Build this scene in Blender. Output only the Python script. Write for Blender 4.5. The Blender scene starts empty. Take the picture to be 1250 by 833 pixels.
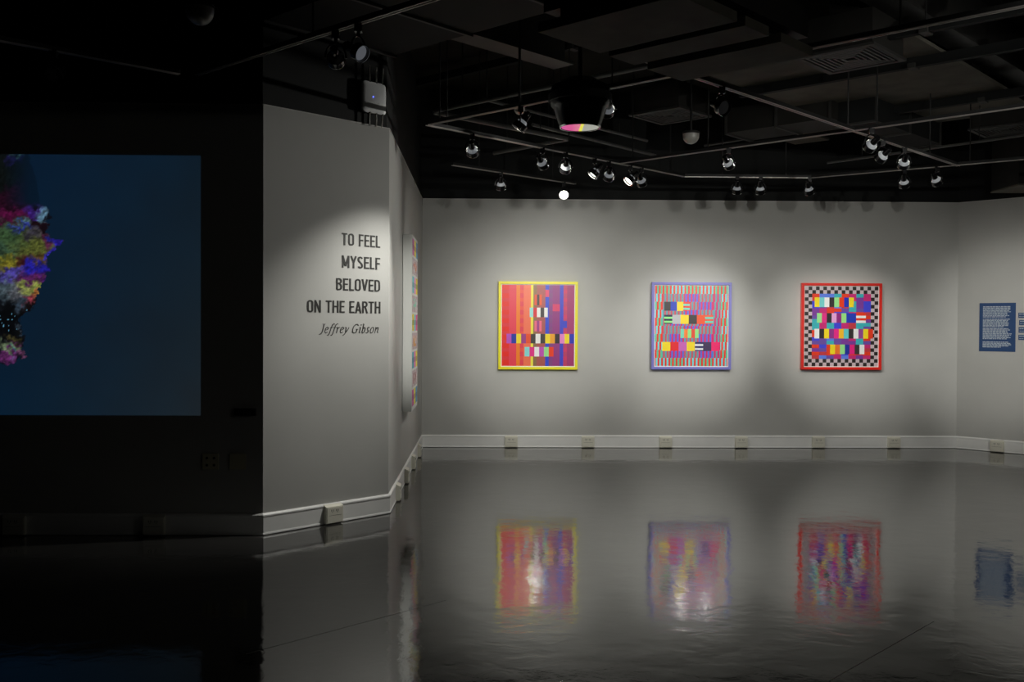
import bpy, bmesh, math, random
from mathutils import Vector, Matrix, Quaternion
random.seed(7)
S = bpy.context.scene
COL = S.collection

# ------------------------------------------------------------------ camera
FPX, PITCH, ROLL, CAMZ = 1200.0, 0.015, 0.0048, 1.48
FW = Vector((0, math.cos(PITCH), -math.sin(PITCH)))
R0 = Vector((1, 0, 0)); U0 = R0.cross(FW)
RT = R0*math.cos(ROLL) + U0*math.sin(ROLL)
UP = -R0*math.sin(ROLL) + U0*math.cos(ROLL)
CAM = Vector((0, 0, CAMZ))
cd = bpy.data.cameras.new('camera'); cam = bpy.data.objects.new('camera', cd); COL.objects.link(cam)
cd.sensor_width = 36; cd.lens = 36*FPX/1250; cd.clip_start = .05; cd.clip_end = 60
m = Matrix((RT, UP, -FW)).transposed().to_4x4(); m.translation = CAM
cam.matrix_world = m
S.camera = cam
# ------------------------------------------------------------------ world, exposure
w = bpy.data.worlds.new('world'); S.world = w; w.use_nodes = True
w.node_tree.nodes['Background'].inputs[0].default_value = (.5, .55, .6, 1)
w.node_tree.nodes['Background'].inputs[1].default_value = 0.0
S.view_settings.view_transform = 'Standard'; S.view_settings.look = 'None'
S.view_settings.exposure = 0.0; S.view_settings.gamma = 1; S.view_settings.use_curve_mapping = False
LAMP_COL = (1.0, .985, .92)

# ------------------------------------------------------------------ helpers
def ray(x, y): return RT*((x-625)/FPX) - UP*((y-416.5)/FPX) + FW
def on_z(x, y, z):
    d = ray(x, y); t = (z-CAMZ)/d.z; return CAM + d*t
def on_plane(x, y, p, n):
    d = ray(x, y); t = (Vector(p)-CAM).dot(n)/d.dot(n); return CAM + d*t
def lin(c):
    def g(v):
        v /= 255.0
        return v/12.92 if v <= .04045 else ((v+.055)/1.055)**2.4
    return tuple(g(v) for v in c)

def mat(name, col, rough=.6, metal=0, spec=.5, emit=None, es=0, coat=0, noise=0, nscale=8, bump=0, bscale=60):
    m = bpy.data.materials.new(name); m.use_nodes = True
    nt = m.node_tree; b = nt.nodes['Principled BSDF']
    b.inputs['Base Color'].default_value = (*col, 1)
    b.inputs['Roughness'].default_value = rough; b.inputs['Metallic'].default_value = metal
    b.inputs['Specular IOR Level'].default_value = spec
    if coat: b.inputs['Coat Weight'].default_value = coat; b.inputs['Coat Roughness'].default_value = .03
    if emit: b.inputs['Emission Color'].default_value = (*emit, 1); b.inputs['Emission Strength'].default_value = es
    if noise or bump:
        tc = nt.nodes.new('ShaderNodeTexCoord')
    if noise:
        n = nt.nodes.new('ShaderNodeTexNoise'); n.inputs['Scale'].default_value = nscale; n.inputs['Detail'].default_value = 5
        nt.links.new(tc.outputs['Object'], n.inputs['Vector'])
        r = nt.nodes.new('ShaderNodeValToRGB')
        r.color_ramp.elements[0].position = .3; r.color_ramp.elements[1].position = .7
        r.color_ramp.elements[0].color = (*[c*(1-noise) for c in col], 1); r.color_ramp.elements[1].color = (*[min(1, c*(1+noise)) for c in col], 1)
        nt.links.new(n.outputs['Fac'], r.inputs['Fac']); nt.links.new(r.outputs['Color'], b.inputs['Base Color'])
    if bump:
        n = nt.nodes.new('ShaderNodeTexNoise'); n.inputs['Scale'].default_value = bscale; n.inputs['Detail'].default_value = 4
        nt.links.new(tc.outputs['Object'], n.inputs['Vector'])
        bp = nt.nodes.new('ShaderNodeBump'); bp.inputs['Strength'].default_value = bump; bp.inputs['Distance'].default_value = .002
        nt.links.new(n.outputs['Fac'], bp.inputs['Height']); nt.links.new(bp.outputs['Normal'], b.inputs['Normal'])
    return m
def attr_mat(name, rough=.5, emission=False, strength=1, coat=0, rough_coat=.02):
    m = bpy.data.materials.new(name); m.use_nodes = True
    nt = m.node_tree; b = nt.nodes['Principled BSDF']
    a = nt.nodes.new('ShaderNodeAttribute'); a.attribute_name = 'print'
    b.inputs['Roughness'].default_value = rough
    if emission:
        b.inputs['Base Color'].default_value = (.3, .3, .3, 1)
        nt.links.new(a.outputs['Color'], b.inputs['Emission Color']); b.inputs['Emission Strength'].default_value = strength
    else:
        nt.links.new(a.outputs['Color'], b.inputs['Base Color'])
    b.inputs['Coat Weight'].default_value = coat; b.inputs['Coat Roughness'].default_value = rough_coat
    return m

WALLC = (.495, .493, .472)
M = {}
M['wall'] = mat('grey_wall_paint', WALLC, .55, noise=.03, nscale=2.5, bump=.25, bscale=140, spec=.35)
M['wall_edge'] = mat('wall_panel_edge', (.62, .61, .58), .5)
M['upper'] = mat('black_upper_wall_paint', (.010, .011, .011), .75, noise=.2, nscale=3, spec=.3)
M['base'] = mat('white_baseboard_paint', (.90, .90, .88), .35, noise=.02)
M['ivory'] = mat('ivory_outlet_plastic', (.80, .78, .67), .4)
M['tan'] = mat('tan_plate_plastic', (.62, .58, .42), .45)
M['hole'] = mat('dark_slot', (.01, .01, .01), .6)
M['deck'] = mat('dark_ceiling_paint', (.030, .029, .025), .9, noise=.3, nscale=1.5, spec=.1)
M['duct'] = mat('black_sheet_metal', (.022, .021, .019), .6, noise=.25, nscale=4, spec=.3)
M['duct2'] = mat('dark_brown_panel', (.13, .122, .10), .75, noise=.2, nscale=4, spec=.2)
M['beam'] = mat('dark_steel_paint', (.035, .034, .032), .55, noise=.2)
M['pipe'] = mat('dark_pipe_paint', (.10, .10, .095), .4, noise=.15)
M['black'] = mat('gloss_black_metal', (.008, .008, .009), .18, spec=.6)
M['matte_black'] = mat('matte_black_metal', (.01, .01, .01), .6)
M['rail'] = mat('bare_track_rail', (.62, .57, .54), .38, metal=.6)
M['chrome'] = mat('polished_rim', (.75, .75, .75), .15, metal=1)
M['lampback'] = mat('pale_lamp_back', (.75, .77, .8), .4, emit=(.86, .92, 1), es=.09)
M['lampback_off'] = mat('grey_lamp_back', (.25, .25, .26), .4)
M['lens'] = mat('lit_lens', (.9, .9, .9), .2, emit=(1, .97, .86), es=14)
M['lens_off'] = mat('unlit_lens', (.25, .26, .28), .3)
M['lens_off_glow'] = mat('unlit_lens_painted_glow', (.6, .62, .66), .35, emit=(.7, .75, .85), es=.10)  # lens of an unlit lamp; faint emission stands in for reflected light
M['dome'] = mat('frosted_dome', (.55, .54, .5), .25, spec=.6, coat=.5, noise=.05)
M['ap'] = mat('white_plastic', (.88, .89, .9), .4)
M['ant'] = mat('pale_antenna', (.62, .6, .56), .45)
M['led'] = mat('blue_led', (.1, .1, 1), .4, emit=(.08, .12, 1), es=4)
M['vinyl'] = mat('black_vinyl_lettering', (.022, .021, .019), .5)
M['vinyl2'] = mat('grey_vinyl_lettering', (.035, .034, .03), .5)
M['paper'] = mat('white_mat_paper', (.86, .85, .82), .6)
M['navy'] = mat('navy_panel', (.025, .07, .19), .5, noise=.05)
M['navytext'] = mat('pale_panel_text', (.46, .53, .60), .6)
M['print'] = attr_mat('colour_print', .35, coat=1, rough_coat=.045)
M['print_matt'] = attr_mat('matt_colour_print', .5)
M['proj'] = attr_mat('projected_image', .9, True, .8)
M['white_side'] = mat('white_box_side', (.80, .81, .78), .45)
M['yellow'] = mat('yellow_frame_lacquer', (.88, .80, .02), .35)
M['lilac'] = mat('lilac_frame_lacquer', (.20, .19, .58), .35)
M['red'] = mat('red_frame_lacquer', (.75, .02, .012), .35)
M['backing'] = mat('dark_frame_back', (.05, .05, .05), .7)  # dark board set in behind the frame rails
M['gel_pink'] = mat('pink_glass', (.7, .1, .3), .15, emit=(.62, .075, .27), es=.8)
M['gel_yellow'] = mat('yellow_glass', (.8, .7, .05), .15, emit=(.7, .62, .02), es=.9)
M['gel_grey'] = mat('grey_glass', (.4, .4, .36), .15, emit=(.42, .43, .37), es=.6)
M['red_ind'] = mat('orange_indicator', (.8, .15, .02), .4, emit=(.9, .2, .03), es=.25)

def floor_material():
    m = bpy.data.materials.new('polished_dark_floor'); m.use_nodes = True
    nt = m.node_tree; b = nt.nodes['Principled BSDF']; N = nt.nodes.new; L = nt.links.new
    tc = N('ShaderNodeTexCoord')
    # mottled pigment
    n1 = N('ShaderNodeTexNoise'); n1.inputs['Scale'].default_value = 1.3; n1.inputs['Detail'].default_value = 8; n1.inputs['Roughness'].default_value = .65
    L(tc.outputs['Object'], n1.inputs['Vector'])
    cr = N('ShaderNodeValToRGB'); cr.color_ramp.elements[0].color = (.020, .0195, .019, 1); cr.color_ramp.elements[1].color = (.036, .035, .033, 1)
    cr.color_ramp.elements[0].position = .35; cr.color_ramp.elements[1].position = .65
    L(n1.outputs['Fac'], cr.inputs['Fac']); L(cr.outputs['Color'], b.inputs['Base Color'])
    # wear in the gloss
    n2 = N('ShaderNodeTexNoise'); n2.inputs['Scale'].default_value = 5; n2.inputs['Detail'].default_value = 8
    L(tc.outputs['Object'], n2.inputs['Vector'])
    mr = N('ShaderNodeMapRange'); mr.inputs['To Min'].default_value = .01; mr.inputs['To Max'].default_value = .035
    mr.inputs['From Min'].default_value = .3; mr.inputs['From Max'].default_value = .7
    L(n2.outputs['Fac'], mr.inputs['Value']); L(mr.outputs['Result'], b.inputs['Roughness'])
    # gentle waves + fine orange peel
    n3 = N('ShaderNodeTexNoise'); n3.inputs['Scale'].default_value = 3.0; n3.inputs['Detail'].default_value = 2
    n4 = N('ShaderNodeTexNoise'); n4.inputs['Scale'].default_value = 26; n4.inputs['Detail'].default_value = 4
    L(tc.outputs['Object'], n3.inputs['Vector']); L(tc.outputs['Object'], n4.inputs['Vector'])
    b1 = N('ShaderNodeBump'); b1.inputs['Distance'].default_value = .0022; b1.inputs['Strength'].default_value = 1
    b2 = N('ShaderNodeBump'); b2.inputs['Distance'].default_value = .00026; b2.inputs['Strength'].default_value = 1
    L(n3.outputs['Fac'], b1.inputs['Height']); L(n4.outputs['Fac'], b2.inputs['Height'])
    L(b1.outputs['Normal'], b2.inputs['Normal']); L(b2.outputs['Normal'], b.inputs['Normal'])
    n5 = N('ShaderNodeTexNoise'); n5.inputs['Scale'].default_value = 9; n5.inputs['Detail'].default_value = 5; n5.inputs['Roughness'].default_value = .6; n5.inputs['Distortion'].default_value = .8
    L(tc.outputs['Object'], n5.inputs['Vector'])
    b3 = N('ShaderNodeBump'); b3.inputs['Distance'].default_value = .0008; b3.inputs['Strength'].default_value = 1
    L(n5.outputs['Fac'], b3.inputs['Height']); L(b2.outputs['Normal'], b3.inputs['Normal']); L(b3.outputs['Normal'], b.inputs['Normal'])
    # sparse fine scuffs
    n6 = N('ShaderNodeTexNoise'); n6.inputs['Scale'].default_value = 60; n6.inputs['Detail'].default_value = 6; n6.inputs['Roughness'].default_value = .75
    mp = N('ShaderNodeMapping'); mp.inputs['Scale'].default_value = (.5, 1.6, 1); mp.inputs['Rotation'].default_value = (0, 0, .25)
    L(tc.outputs['Object'], mp.inputs['Vector']); L(mp.outputs['Vector'], n6.inputs['Vector'])
    b4 = N('ShaderNodeBump'); b4.inputs['Distance'].default_value = .00004; b4.inputs['Strength'].default_value = 1
    L(n6.outputs['Fac'], b4.inputs['Height']); L(b3.outputs['Normal'], b4.inputs['Normal']); L(b4.outputs['Normal'], b.inputs['Normal'])
    b.inputs['IOR'].default_value = 1.9
    return m
M['floor'] = floor_material()

# ------------------------------------------------------------------ mesh helpers
def obj(name, bm, m=None, parent=None, smooth=False):
    me = bpy.data.meshes.new(name); bmesh.ops.recalc_face_normals(bm, faces=bm.faces[:]); bm.to_mesh(me); bm.free()
    o = bpy.data.objects.new(name, me); COL.objects.link(o)
    if m: me.materials.append(m)
    if parent: o.parent = parent
    if smooth:
        for p in me.polygons: p.use_smooth = True
        try: me.set_sharp_from_angle(angle=math.radians(40))
        except Exception: pass
    return o
def empty(name, loc=(0, 0, 0), rotz=0):
    o = bpy.data.objects.new(name, None); COL.objects.link(o); o.location = loc; o.rotation_euler = (0, 0, rotz)
    o.empty_display_size = .05
    return o
def tag(o, label, cat, group=None):
    o['label'] = label; o['category'] = cat
    if group: o['group'] = group
    return o
def struct(o): o['kind'] = 'structure'; return o
def add_box(bm, x0, x1, y0, y1, z0, z1, mtx=None, bev=0):
    t = bmesh.new()
    vs = [t.verts.new((x, y, z)) for x in (x0, x1) for y in (y0, y1) for z in (z0, z1)]
    for f in ((0, 1, 3, 2), (4, 6, 7, 5), (0, 4, 5, 1), (2, 3, 7, 6), (0, 2, 6, 4), (1, 5, 7, 3)): t.faces.new([vs[i] for i in f])
    if bev: bmesh.ops.bevel(t, geom=t.edges[:], offset=bev, segments=2, affect='EDGES', profile=.7)
    merge(bm, t, mtx)
def merge(bm, t, mtx=None):
    if mtx is not None: bmesh.ops.transform(t, matrix=mtx, verts=t.verts[:])
    bmesh.ops.recalc_face_normals(t, faces=t.faces[:])
    mp = {v: bm.verts.new(v.co) for v in t.verts}
    for f in t.faces:
        try: bm.faces.new([mp[v] for v in f.verts])
        except ValueError: pass
    t.free()
def box(x0, x1, y0, y1, z0, z1, mtx=None, bev=0):
    bm = bmesh.new(); add_box(bm, x0, x1, y0, y1, z0, z1, mtx, bev); return bm
def add_lathe(bm, prof, n=24, mtx=None):
    """profile of (radius, z) around z; radius 0 closes"""
    t = bmesh.new(); rings = []
    for r, z in prof:
        if r <= 1e-6: rings.append([t.verts.new((0, 0, z))])
        else: rings.append([t.verts.new((r*math.cos(2*math.pi*k/n), r*math.sin(2*math.pi*k/n), z)) for k in range(n)])
    for a, b in zip(rings, rings[1:]):
        for k in range(n):
            if len(a) == 1 and len(b) == 1: continue
            if len(a) == 1: t.faces.new((a[0], b[k], b[(k+1) % n]))
            elif len(b) == 1: t.faces.new((a[k], a[(k+1) % n], b[0]))
            else: t.faces.new((a[k], a[(k+1) % n], b[(k+1) % n], b[k]))
    merge(bm, t, mtx)
def lathe(prof, n=24, mtx=None):
    bm = bmesh.new(); add_lathe(bm, prof, n, mtx); return bm
def add_tube(bm, pts, r, n=8):
    pts = [Vector(p) for p in pts]; t = bmesh.new(); prev = None; rings = []
    for i, p in enumerate(pts):
        d = (pts[min(i+1, len(pts)-1)]-pts[max(i-1, 0)]).normalized()
        a = Vector((0, 0, 1)) if abs(d.z) < .9 else Vector((1, 0, 0))
        if prev is not None: a = prev
        u = (a - d*a.dot(d)).normalized(); v = d.cross(u); prev = u
        rr = r[i] if isinstance(r, (list, tuple)) else r
        rings.append([t.verts.new(p + u*rr*math.cos(2*math.pi*k/n) + v*rr*math.sin(2*math.pi*k/n)) for k in range(n)])
    for a, b in zip(rings, rings[1:]):
        for k in range(n): t.faces.new((a[k], a[(k+1) % n], b[(k+1) % n], b[k]))
    t.faces.new(rings[0][::-1]); t.faces.new(rings[-1])
    merge(bm, t)
def tube(pts, r, n=8):
    bm = bmesh.new(); add_tube(bm, pts, r, n); return bm
def line_frame(p, q):
    """matrix with x along p->q (horizontal), z up, origin p"""
    d = (Vector(q)-Vector(p)); L = d.length; x = d.normalized(); z = Vector((0, 0, 1)); y = z.cross(x).normalized(); z = x.cross(y)
    m = Matrix((x, y, z)).transposed().to_4x4(); m.translation = Vector(p); return m, L

# ================================================================== ROOM SHELL
HW, HC = 3.02, 4.35
V = [(-7.2, 6.80), (-1.748, 6.904), (-.969, 7.727), (-1.096, 11.954), (5.482, 12.104), (7.55, 9.98)]
V = [Vector((a, b, 0)) for a, b in V]
V3 = [Vector((7.6, -3.5, 0)), Vector((-7.2, -3.5, 0))]      # the rest of the room, behind the viewpoint
LOOP = V + V3
names = ['wall_left', 'wall_corner', 'wall_side', 'wall_back', 'wall_right', 'wall_far_right', 'wall_behind', 'wall_far_left']
def outn(i):
    a, b = LOOP[i], LOOP[(i+1) % len(LOOP)]; d = (b-a).normalized(); return Vector((-d.y, d.x, 0))   # points out of the room
def off(i, t):
    """polyline vertex i moved outwards by t, mitred"""
    n1, n2 = outn(i-1), outn(i)
    k = t/(1+n1.dot(n2)); return LOOP[i] + (n1+n2)*k
def wall_prism(i, t0, t1, z0, z1):
    j = (i+1) % len(LOOP); bm = bmesh.new()
    c = [off(i, t0), off(j, t0), off(j, t1), off(i, t1)]
    lo = [bm.verts.new((v.x, v.y, z0)) for v in c]; hi = [bm.verts.new((v.x, v.y, z1)) for v in c]
    bm.faces.new(lo[::-1]); bm.faces.new(hi)
    for k in range(4): bm.faces.new((lo[k], lo[(k+1) % 4], hi[(k+1) % 4], hi[k]))
    return bm
for i, nme in enumerate(names):
    g = i <= 4
    struct(obj(nme, wall_prism(i, 0, .16, -.02, HW), M['wall'] if g else M['upper']))
    # black painted wall over the grey one, set back a little behind a thin cap
    tr = struct(obj('trim_%d' % (i+1), wall_prism(i, -.004, .10, HW, HW+.008), M['wall_edge'] if g else M['upper']))
    up = struct(obj(nme.replace('wall_', 'wall_upper_'), wall_prism(i, .022, .16, HW+.008, HC), M['upper']))
# floor + ceiling
bm = bmesh.new(); bm.faces.new([bm.verts.new((v.x*1.0, v.y, 0)) for v in [off(k, .1) for k in range(len(LOOP))]][::-1])
fl = struct(obj('floor', bm, M['floor']))
if fl.data.polygons[0].normal.z < 0: fl.data.flip_normals()
t = bmesh.new(); lo = [t.verts.new((off(k, .15).x, off(k, .15).y, HC)) for k in range(len(LOOP))]; hi = [t.verts.new((v.co.x, v.co.y, HC+.1)) for v in lo]
t.faces.new(lo); t.faces.new(hi[::-1])
for k in range(len(lo)): t.faces.new((lo[k], lo[(k+1) % len(lo)], hi[(k+1) % len(lo)], hi[k]))
struct(obj('ceiling', t, M['deck']))
M['joint'] = mat('floor_joint_filler', (.012, .012, .012), .4)
M['joint2'] = mat('pale_joint_filler', (.09, .085, .075), .4)
for k, (x0, y0, x1, y1, mm) in enumerate(((1140, 759, 1000, 839, 'joint'), (300, 799, 545, 733, 'joint2'))):
    p, q = on_z(x0, y0, 0), on_z(x1, y1, 0); m_, L_ = line_frame(p, q)
    jt = struct(obj('trim_%d' % (k+20), box(0, L_, -.0022, .0022, -.002, .0006), M[mm])); jt.matrix_world = m_
# baseboards: profile (outset from wall, z)
BP = [(0, .004), (.018, .004), (.018, .012), (.014, .02), (.014, .128), (.017, .132), (.017, .142), (.009, .152), (0, .154)]
for i in range(5):
    j = (i+1) % len(LOOP); bm = bmesh.new(); ra, rb = [], []
    for t_, z in BP:
        a, b = off(i, -t_), off(j, -t_); ra.append(bm.verts.new((a.x, a.y, z))); rb.append(bm.verts.new((b.x, b.y, z)))
    n = len(BP)
    for k in range(n): bm.faces.new((ra[k], ra[(k+1) % n], rb[(k+1) % n], rb[k]))
    bm.faces.new(ra[::-1]); bm.faces.new(rb)
    struct(obj('baseboard_'+names[i][5:], bm, M['base']))

def wall_frame(i, p=None):
    """x along the wall (left to right as seen from the room), y out of the wall into the room negative => local -y faces room"""
    a, b = LOOP[i], LOOP[(i+1) % len(LOOP)]; x = (b-a).normalized(); y = outn(i); z = Vector((0, 0, 1))
    m = Matrix((x, y, z)).transposed().to_4x4(); m.translation = a; return m
WF = [wall_frame(i) for i in range(5)]
WI = [m.inverted() for m in WF]
def wp(i, x, y, lift=0):
    """pixel -> (u along wall i, z)"""
    P = on_plane(x, y, LOOP[i] - outn(i)*lift, outn(i)); q = WI[i] @ P; return q.x, q.z
def wempty(name, i, u, z, y=0):
    o = empty(name); o.matrix_world = WF[i] @ Matrix.Translation((u, y, z)); return o

# ================================================================== BASEBOARD OUTLETS
def outlet(i, u, label):
    o = wempty('outlet_box', i, u, .010, -.014)
    tag(o, label, 'outlet', 'baseboard outlets')
    w_, h_ = .076, .134
    bm = bmesh.new()
    # box with a slanted top
    pr = [(-w_, 0), (w_, 0)]
    vs = []
    for (y, zt) in ((.0, h_+.004), (-.034, h_-.012)):
        vs.append([bm.verts.new((x, y, z)) for x, z in ((-w_, 0), (w_, 0), (w_, zt), (-w_, zt))])
    a, b = vs
    bm.faces.new(a); bm.faces.new(b[::-1])
    for k in range(4): bm.faces.new((a[k], a[(k+1) % 4], b[(k+1) % 4], b[k]))
    obj('housing', bm, M['ivory'], o)
    pl = obj('cover_plate', box(-w_+.006, w_-.006, -.038, -.0335, .004, h_-.018, bev=.0012), M['ivory'], o)
    bm = bmesh.new()
    for s in (-1, 1):
        cx = s*.022
        add_box(bm, cx-.012, cx-.008, -.0388, -.0375, .088, .102); add_box(bm, cx+.004, cx+.008, -.0388, -.0375, .088, .102)
        add_box(bm, cx-.004, cx+.001, -.0388, -.0375, .080, .085)
    add_box(bm, -.055, .055, -.0386, -.0375, .058, .0595)
    obj('socket_slot', bm, M['hole'], o)
    return o
order = ['leftmost', 'second', 'third', 'fourth', 'fifth', 'rightmost']
bx = [624, 717.5, 812, 904, 998, 1090]
bl = ['ivory outlet box in the far baseboard below the yellow-framed picture, nearest the left corner',
      'ivory outlet box in the far baseboard between the yellow-framed and lilac-framed pictures',
      'ivory outlet box in the far baseboard just below the left half of the lilac-framed picture',
      'ivory outlet box in the far baseboard just right of the lilac-framed picture',
      'ivory outlet box in the far baseboard under the left part of the red-framed picture',
      'ivory outlet box in the far baseboard right of the red-framed picture']
for x, l in zip(bx, bl): outlet(3, wp(3, x, 540)[0], l)
sl = ['ivory outlet box on the narrow side wall baseboard nearest the text wall corner',
      'second ivory outlet box along the narrow side wall baseboard from the text wall corner',
      'third ivory outlet box along the narrow side wall baseboard, two before the far corner',
      'farthest ivory outlet box on the narrow side wall baseboard next to the far corner']
for u, l in zip((.58, 1.49, 2.41, 3.35), sl): outlet(2, u, l)
outlet(1, wp(1, 404, 628)[0], 'grey ivory outlet box in the baseboard below the exhibition title lettering')
outlet(4, wp(4, 1218.5, 545)[0], 'ivory outlet box in the right wall baseboard under the navy text panel')
outlet(0, wp(0, 190, 642)[0], 'unlit outlet box in the baseboard of the dark wall, under the projection')
outlet(0, wp(0, 20, 642)[0], 'unlit outlet box in the dark wall baseboard at the far left of the photo')

# wall plates on the dark wall
u, z = wp(0, 257.5, 563.5)
o = tag(wempty('jack_plate', 0, u, z), 'square tan wall plate with four round jacks on the dark wall', 'wall plate')
obj('plate', box(-.056, .056, -.012, 0, -.056, .056, bev=.004), M['tan'], o)
for sx in (-1, 1):
    for sz in (-1, 1):
        obj('jack', lathe([(0, .002), (.009, .002), (.009, -.003), (.005, -.003), (.005, .0), (0, 0)], 12, Matrix.Translation((sx*.025, -.0125, sz*.025)) @ Matrix.Rotation(math.pi/2, 4, 'X')), M['hole'], o)
u, z = wp(0, 290.5, 563.5)
o = tag(wempty('blank_plate', 0, u, z), 'square tan blank wall plate nearest the corner of the dark wall', 'wall plate')
obj('plate', box(-.056, .056, -.012, 0, -.056, .056, bev=.004), M['tan'], o)
for sz in (-1, 1): obj('screw', lathe([(0, .002), (.004, .002), (.004, 0), (0, 0)], 10, Matrix.Translation((0, -.0125, sz*.042)) @ Matrix.Rotation(math.pi/2, 4, 'X')), M['tan'], o)
u, z = wp(0, 300, 503)
o = tag(wempty('control_panel', 0, u, z), 'small black control strip on the dark wall beside the projection', 'control panel')
obj('faceplate', box(-.075, .075, -.022, 0, -.026, .026, bev=.004), M['black'], o)
obj('display', box(-.062, .062, -.0235, -.0215, -.014, .014), M['hole'], o)

# ================================================================== FRAMED PRINTS (plain generic geometric stand-ins)
def color_quads(name, rects, m, parent, y=0.0):
    """rects: list of ([(x,z)...], rgb) all in one plane y ; rgb in sRGB 0-255"""
    bm = bmesh.new(); cl = bm.loops.layers.float_color.new('print')
    for pts, c in rects:
        f = bm.faces.new([bm.verts.new((a, y, b)) for a, b in pts]); c4 = (*lin(c), 1)
        for l in f.loops: l[cl] = c4
    me = bpy.data.meshes.new(name); bm.to_mesh(me); bm.free()
    o = bpy.data.objects.new(name, me); COL.objects.link(o); me.materials.append(m); o.parent = parent
    # faces must look towards -y
    if me.polygons[0].normal.y > 0: me.flip_normals()
    return o
def rect(x0, x1, z0, z1): return [(x0, z0), (x1, z0), (x1, z1), (x0, z1)]
class Sheet:
    """unit sheet 0..1, y measured down, cut into a grid of cells so that nothing overlaps"""
    def __init__(s, nx, ny): s.nx, s.ny = nx, ny; s.c = {}
    def fill(s, x0, y0, x1, y1, f):
        for j in range(max(0, y0), min(s.ny, y1)):
            for i in range(max(0, x0), min(s.nx, x1)):
                s.c[i, j] = f(i-x0, j-y0) if callable(f) else f
    def quads(s, W, H):
        out = []
        for (i, j), c in s.c.items():
            x0, x1 = -W/2+W*i/s.nx, -W/2+W*(i+1)/s.nx; z1, z0 = H/2-H*j/s.ny, H/2-H*(j+1)/s.ny
            if isinstance(c[0], tuple):   # two-colour diagonal cell
                if len(c) > 2 and c[2]:
                    out.append(([(x0, z0), (x1, z0), (x1, z1)], c[0])); out.append(([(x0, z0), (x1, z1), (x0, z1)], c[1]))
                else:
                    out.append(([(x0, z0), (x1, z0), (x0, z1)], c[0])); out.append(([(x1, z0), (x1, z1), (x0, z1)], c[1]))
            else: out.append((rect(x0, x1, z0, z1), c))
        return out
def framed(pix, framemat, label, quads_fn, depth=.055):
    (xl, yt), (xr, yb) = pix
    ul, zt = wp(3, xl, yt, depth); ur, zb = wp(3, xr, yb, depth)
    W, H = ur-ul, zt-zb
    o = tag(wempty('framed_print', 3, (ul+ur)/2, (zt+zb)/2), label, 'picture', 'framed prints on the far wall')
    fw, lip = .032, .012
    for k, (x0, x1, z0, z1) in enumerate(((-W/2, W/2, H/2-fw, H/2), (-W/2, W/2, -H/2, -H/2+fw), (-W/2, -W/2+fw, -H/2+fw, H/2-fw), (W/2-fw, W/2, -H/2+fw, H/2-fw))):
        obj('frame_rail', box(x0, x1, -depth, -.006, z0, z1, bev=.002), framemat, o)
    obj('backboard', box(-W/2+.01, W/2-.01, -.012, 0, -H/2+.01, H/2-.01), M['backing'], o)
    obj('mat_board', box(-W/2+fw-.002, W/2-fw+.002, -depth+.016, -.012, -H/2+fw-.002, H/2-fw+.002), M['paper'], o)
    w2, h2 = W-2*fw-.020, H-2*fw-.020
    color_quads('print', quads_fn(w2, h2), M['print'], o, -depth+.0150)
    return o

def sheet_a(W, H):
    s = Sheet(60, 68)
    # broad vertical bands, red on the left to plum on the right
    bands = [(0, 6, (236, 52, 62)), (6, 12, (240, 62, 84)), (12, 15, (250, 130, 20)), (15, 18, (244, 84, 66)), (18, 24, (250, 118, 82)), (24, 26, (250, 236, 70)),
             (26, 29, (150, 110, 70)), (29, 36, (176, 88, 84)), (36, 39, (40, 70, 214)), (39, 42, (138, 60, 140)), (42, 48, (150, 52, 132)), (48, 51, (58, 66, 206)), (51, 54, (214, 52, 104)), (54, 60, (170, 52, 116))]
    for a, b, c in bands: s.fill(a, 0, b, 68, c)
    # short bars stepping across the bands, like a loose weave
    k = 0
    for j in range(0, 68, 7):
        for a, b, c in bands:
            if (k % 3) == 0:
                c2 = {(236, 52, 62): (244, 40, 24), (240, 62, 84): (246, 84, 92), (250, 130, 20): (252, 160, 20), (244, 84, 66): (236, 62, 84)}.get(c, tuple(int(v*.82+20) for v in c))
                s.fill(a, j, b, j+4, c2)
            k += 1
        k += 1
    s.fill(36, 4, 39, 10, (230, 60, 110)); s.fill(42, 16, 48, 22, (220, 56, 110)); s.fill(51, 30, 54, 36, (58, 66, 206))
    # plain colour blocks gathered along the centre line
    def row(y, x0, cs, w=8, h=8):
        for n, c in enumerate(cs):
            s.fill(x0+n*w, y, x0+(n+1)*w, y+h, c)
    row(8, 27, [(240, 80, 40), (60, 54, 58), (240, 90, 40)], 2, 9)
    row(19, 23, [(160, 230, 226), (226, 40, 50), (245, 245, 240), (60, 56, 56), (245, 245, 240)], 3)
    row(30, 27, [(244, 110, 140), (164, 60, 140), (244, 110, 140)], 2, 9)
    row(41, 4, [(190, 80, 200), (30, 50, 170), (250, 226, 30), (160, 60, 140), (240, 80, 30), (60, 56, 56), (246, 246, 242), (60, 56, 56), (250, 226, 30), (246, 170, 40), (40, 36, 40), (240, 140, 210), (250, 226, 30), (34, 50, 190)], 4, 8)
    row(52, 19, [(140, 226, 226), (236, 40, 140), (246, 246, 246), (200, 80, 190), (160, 236, 150), (244, 60, 20)], 4, 8)
    return s.quads(W, H)
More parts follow.
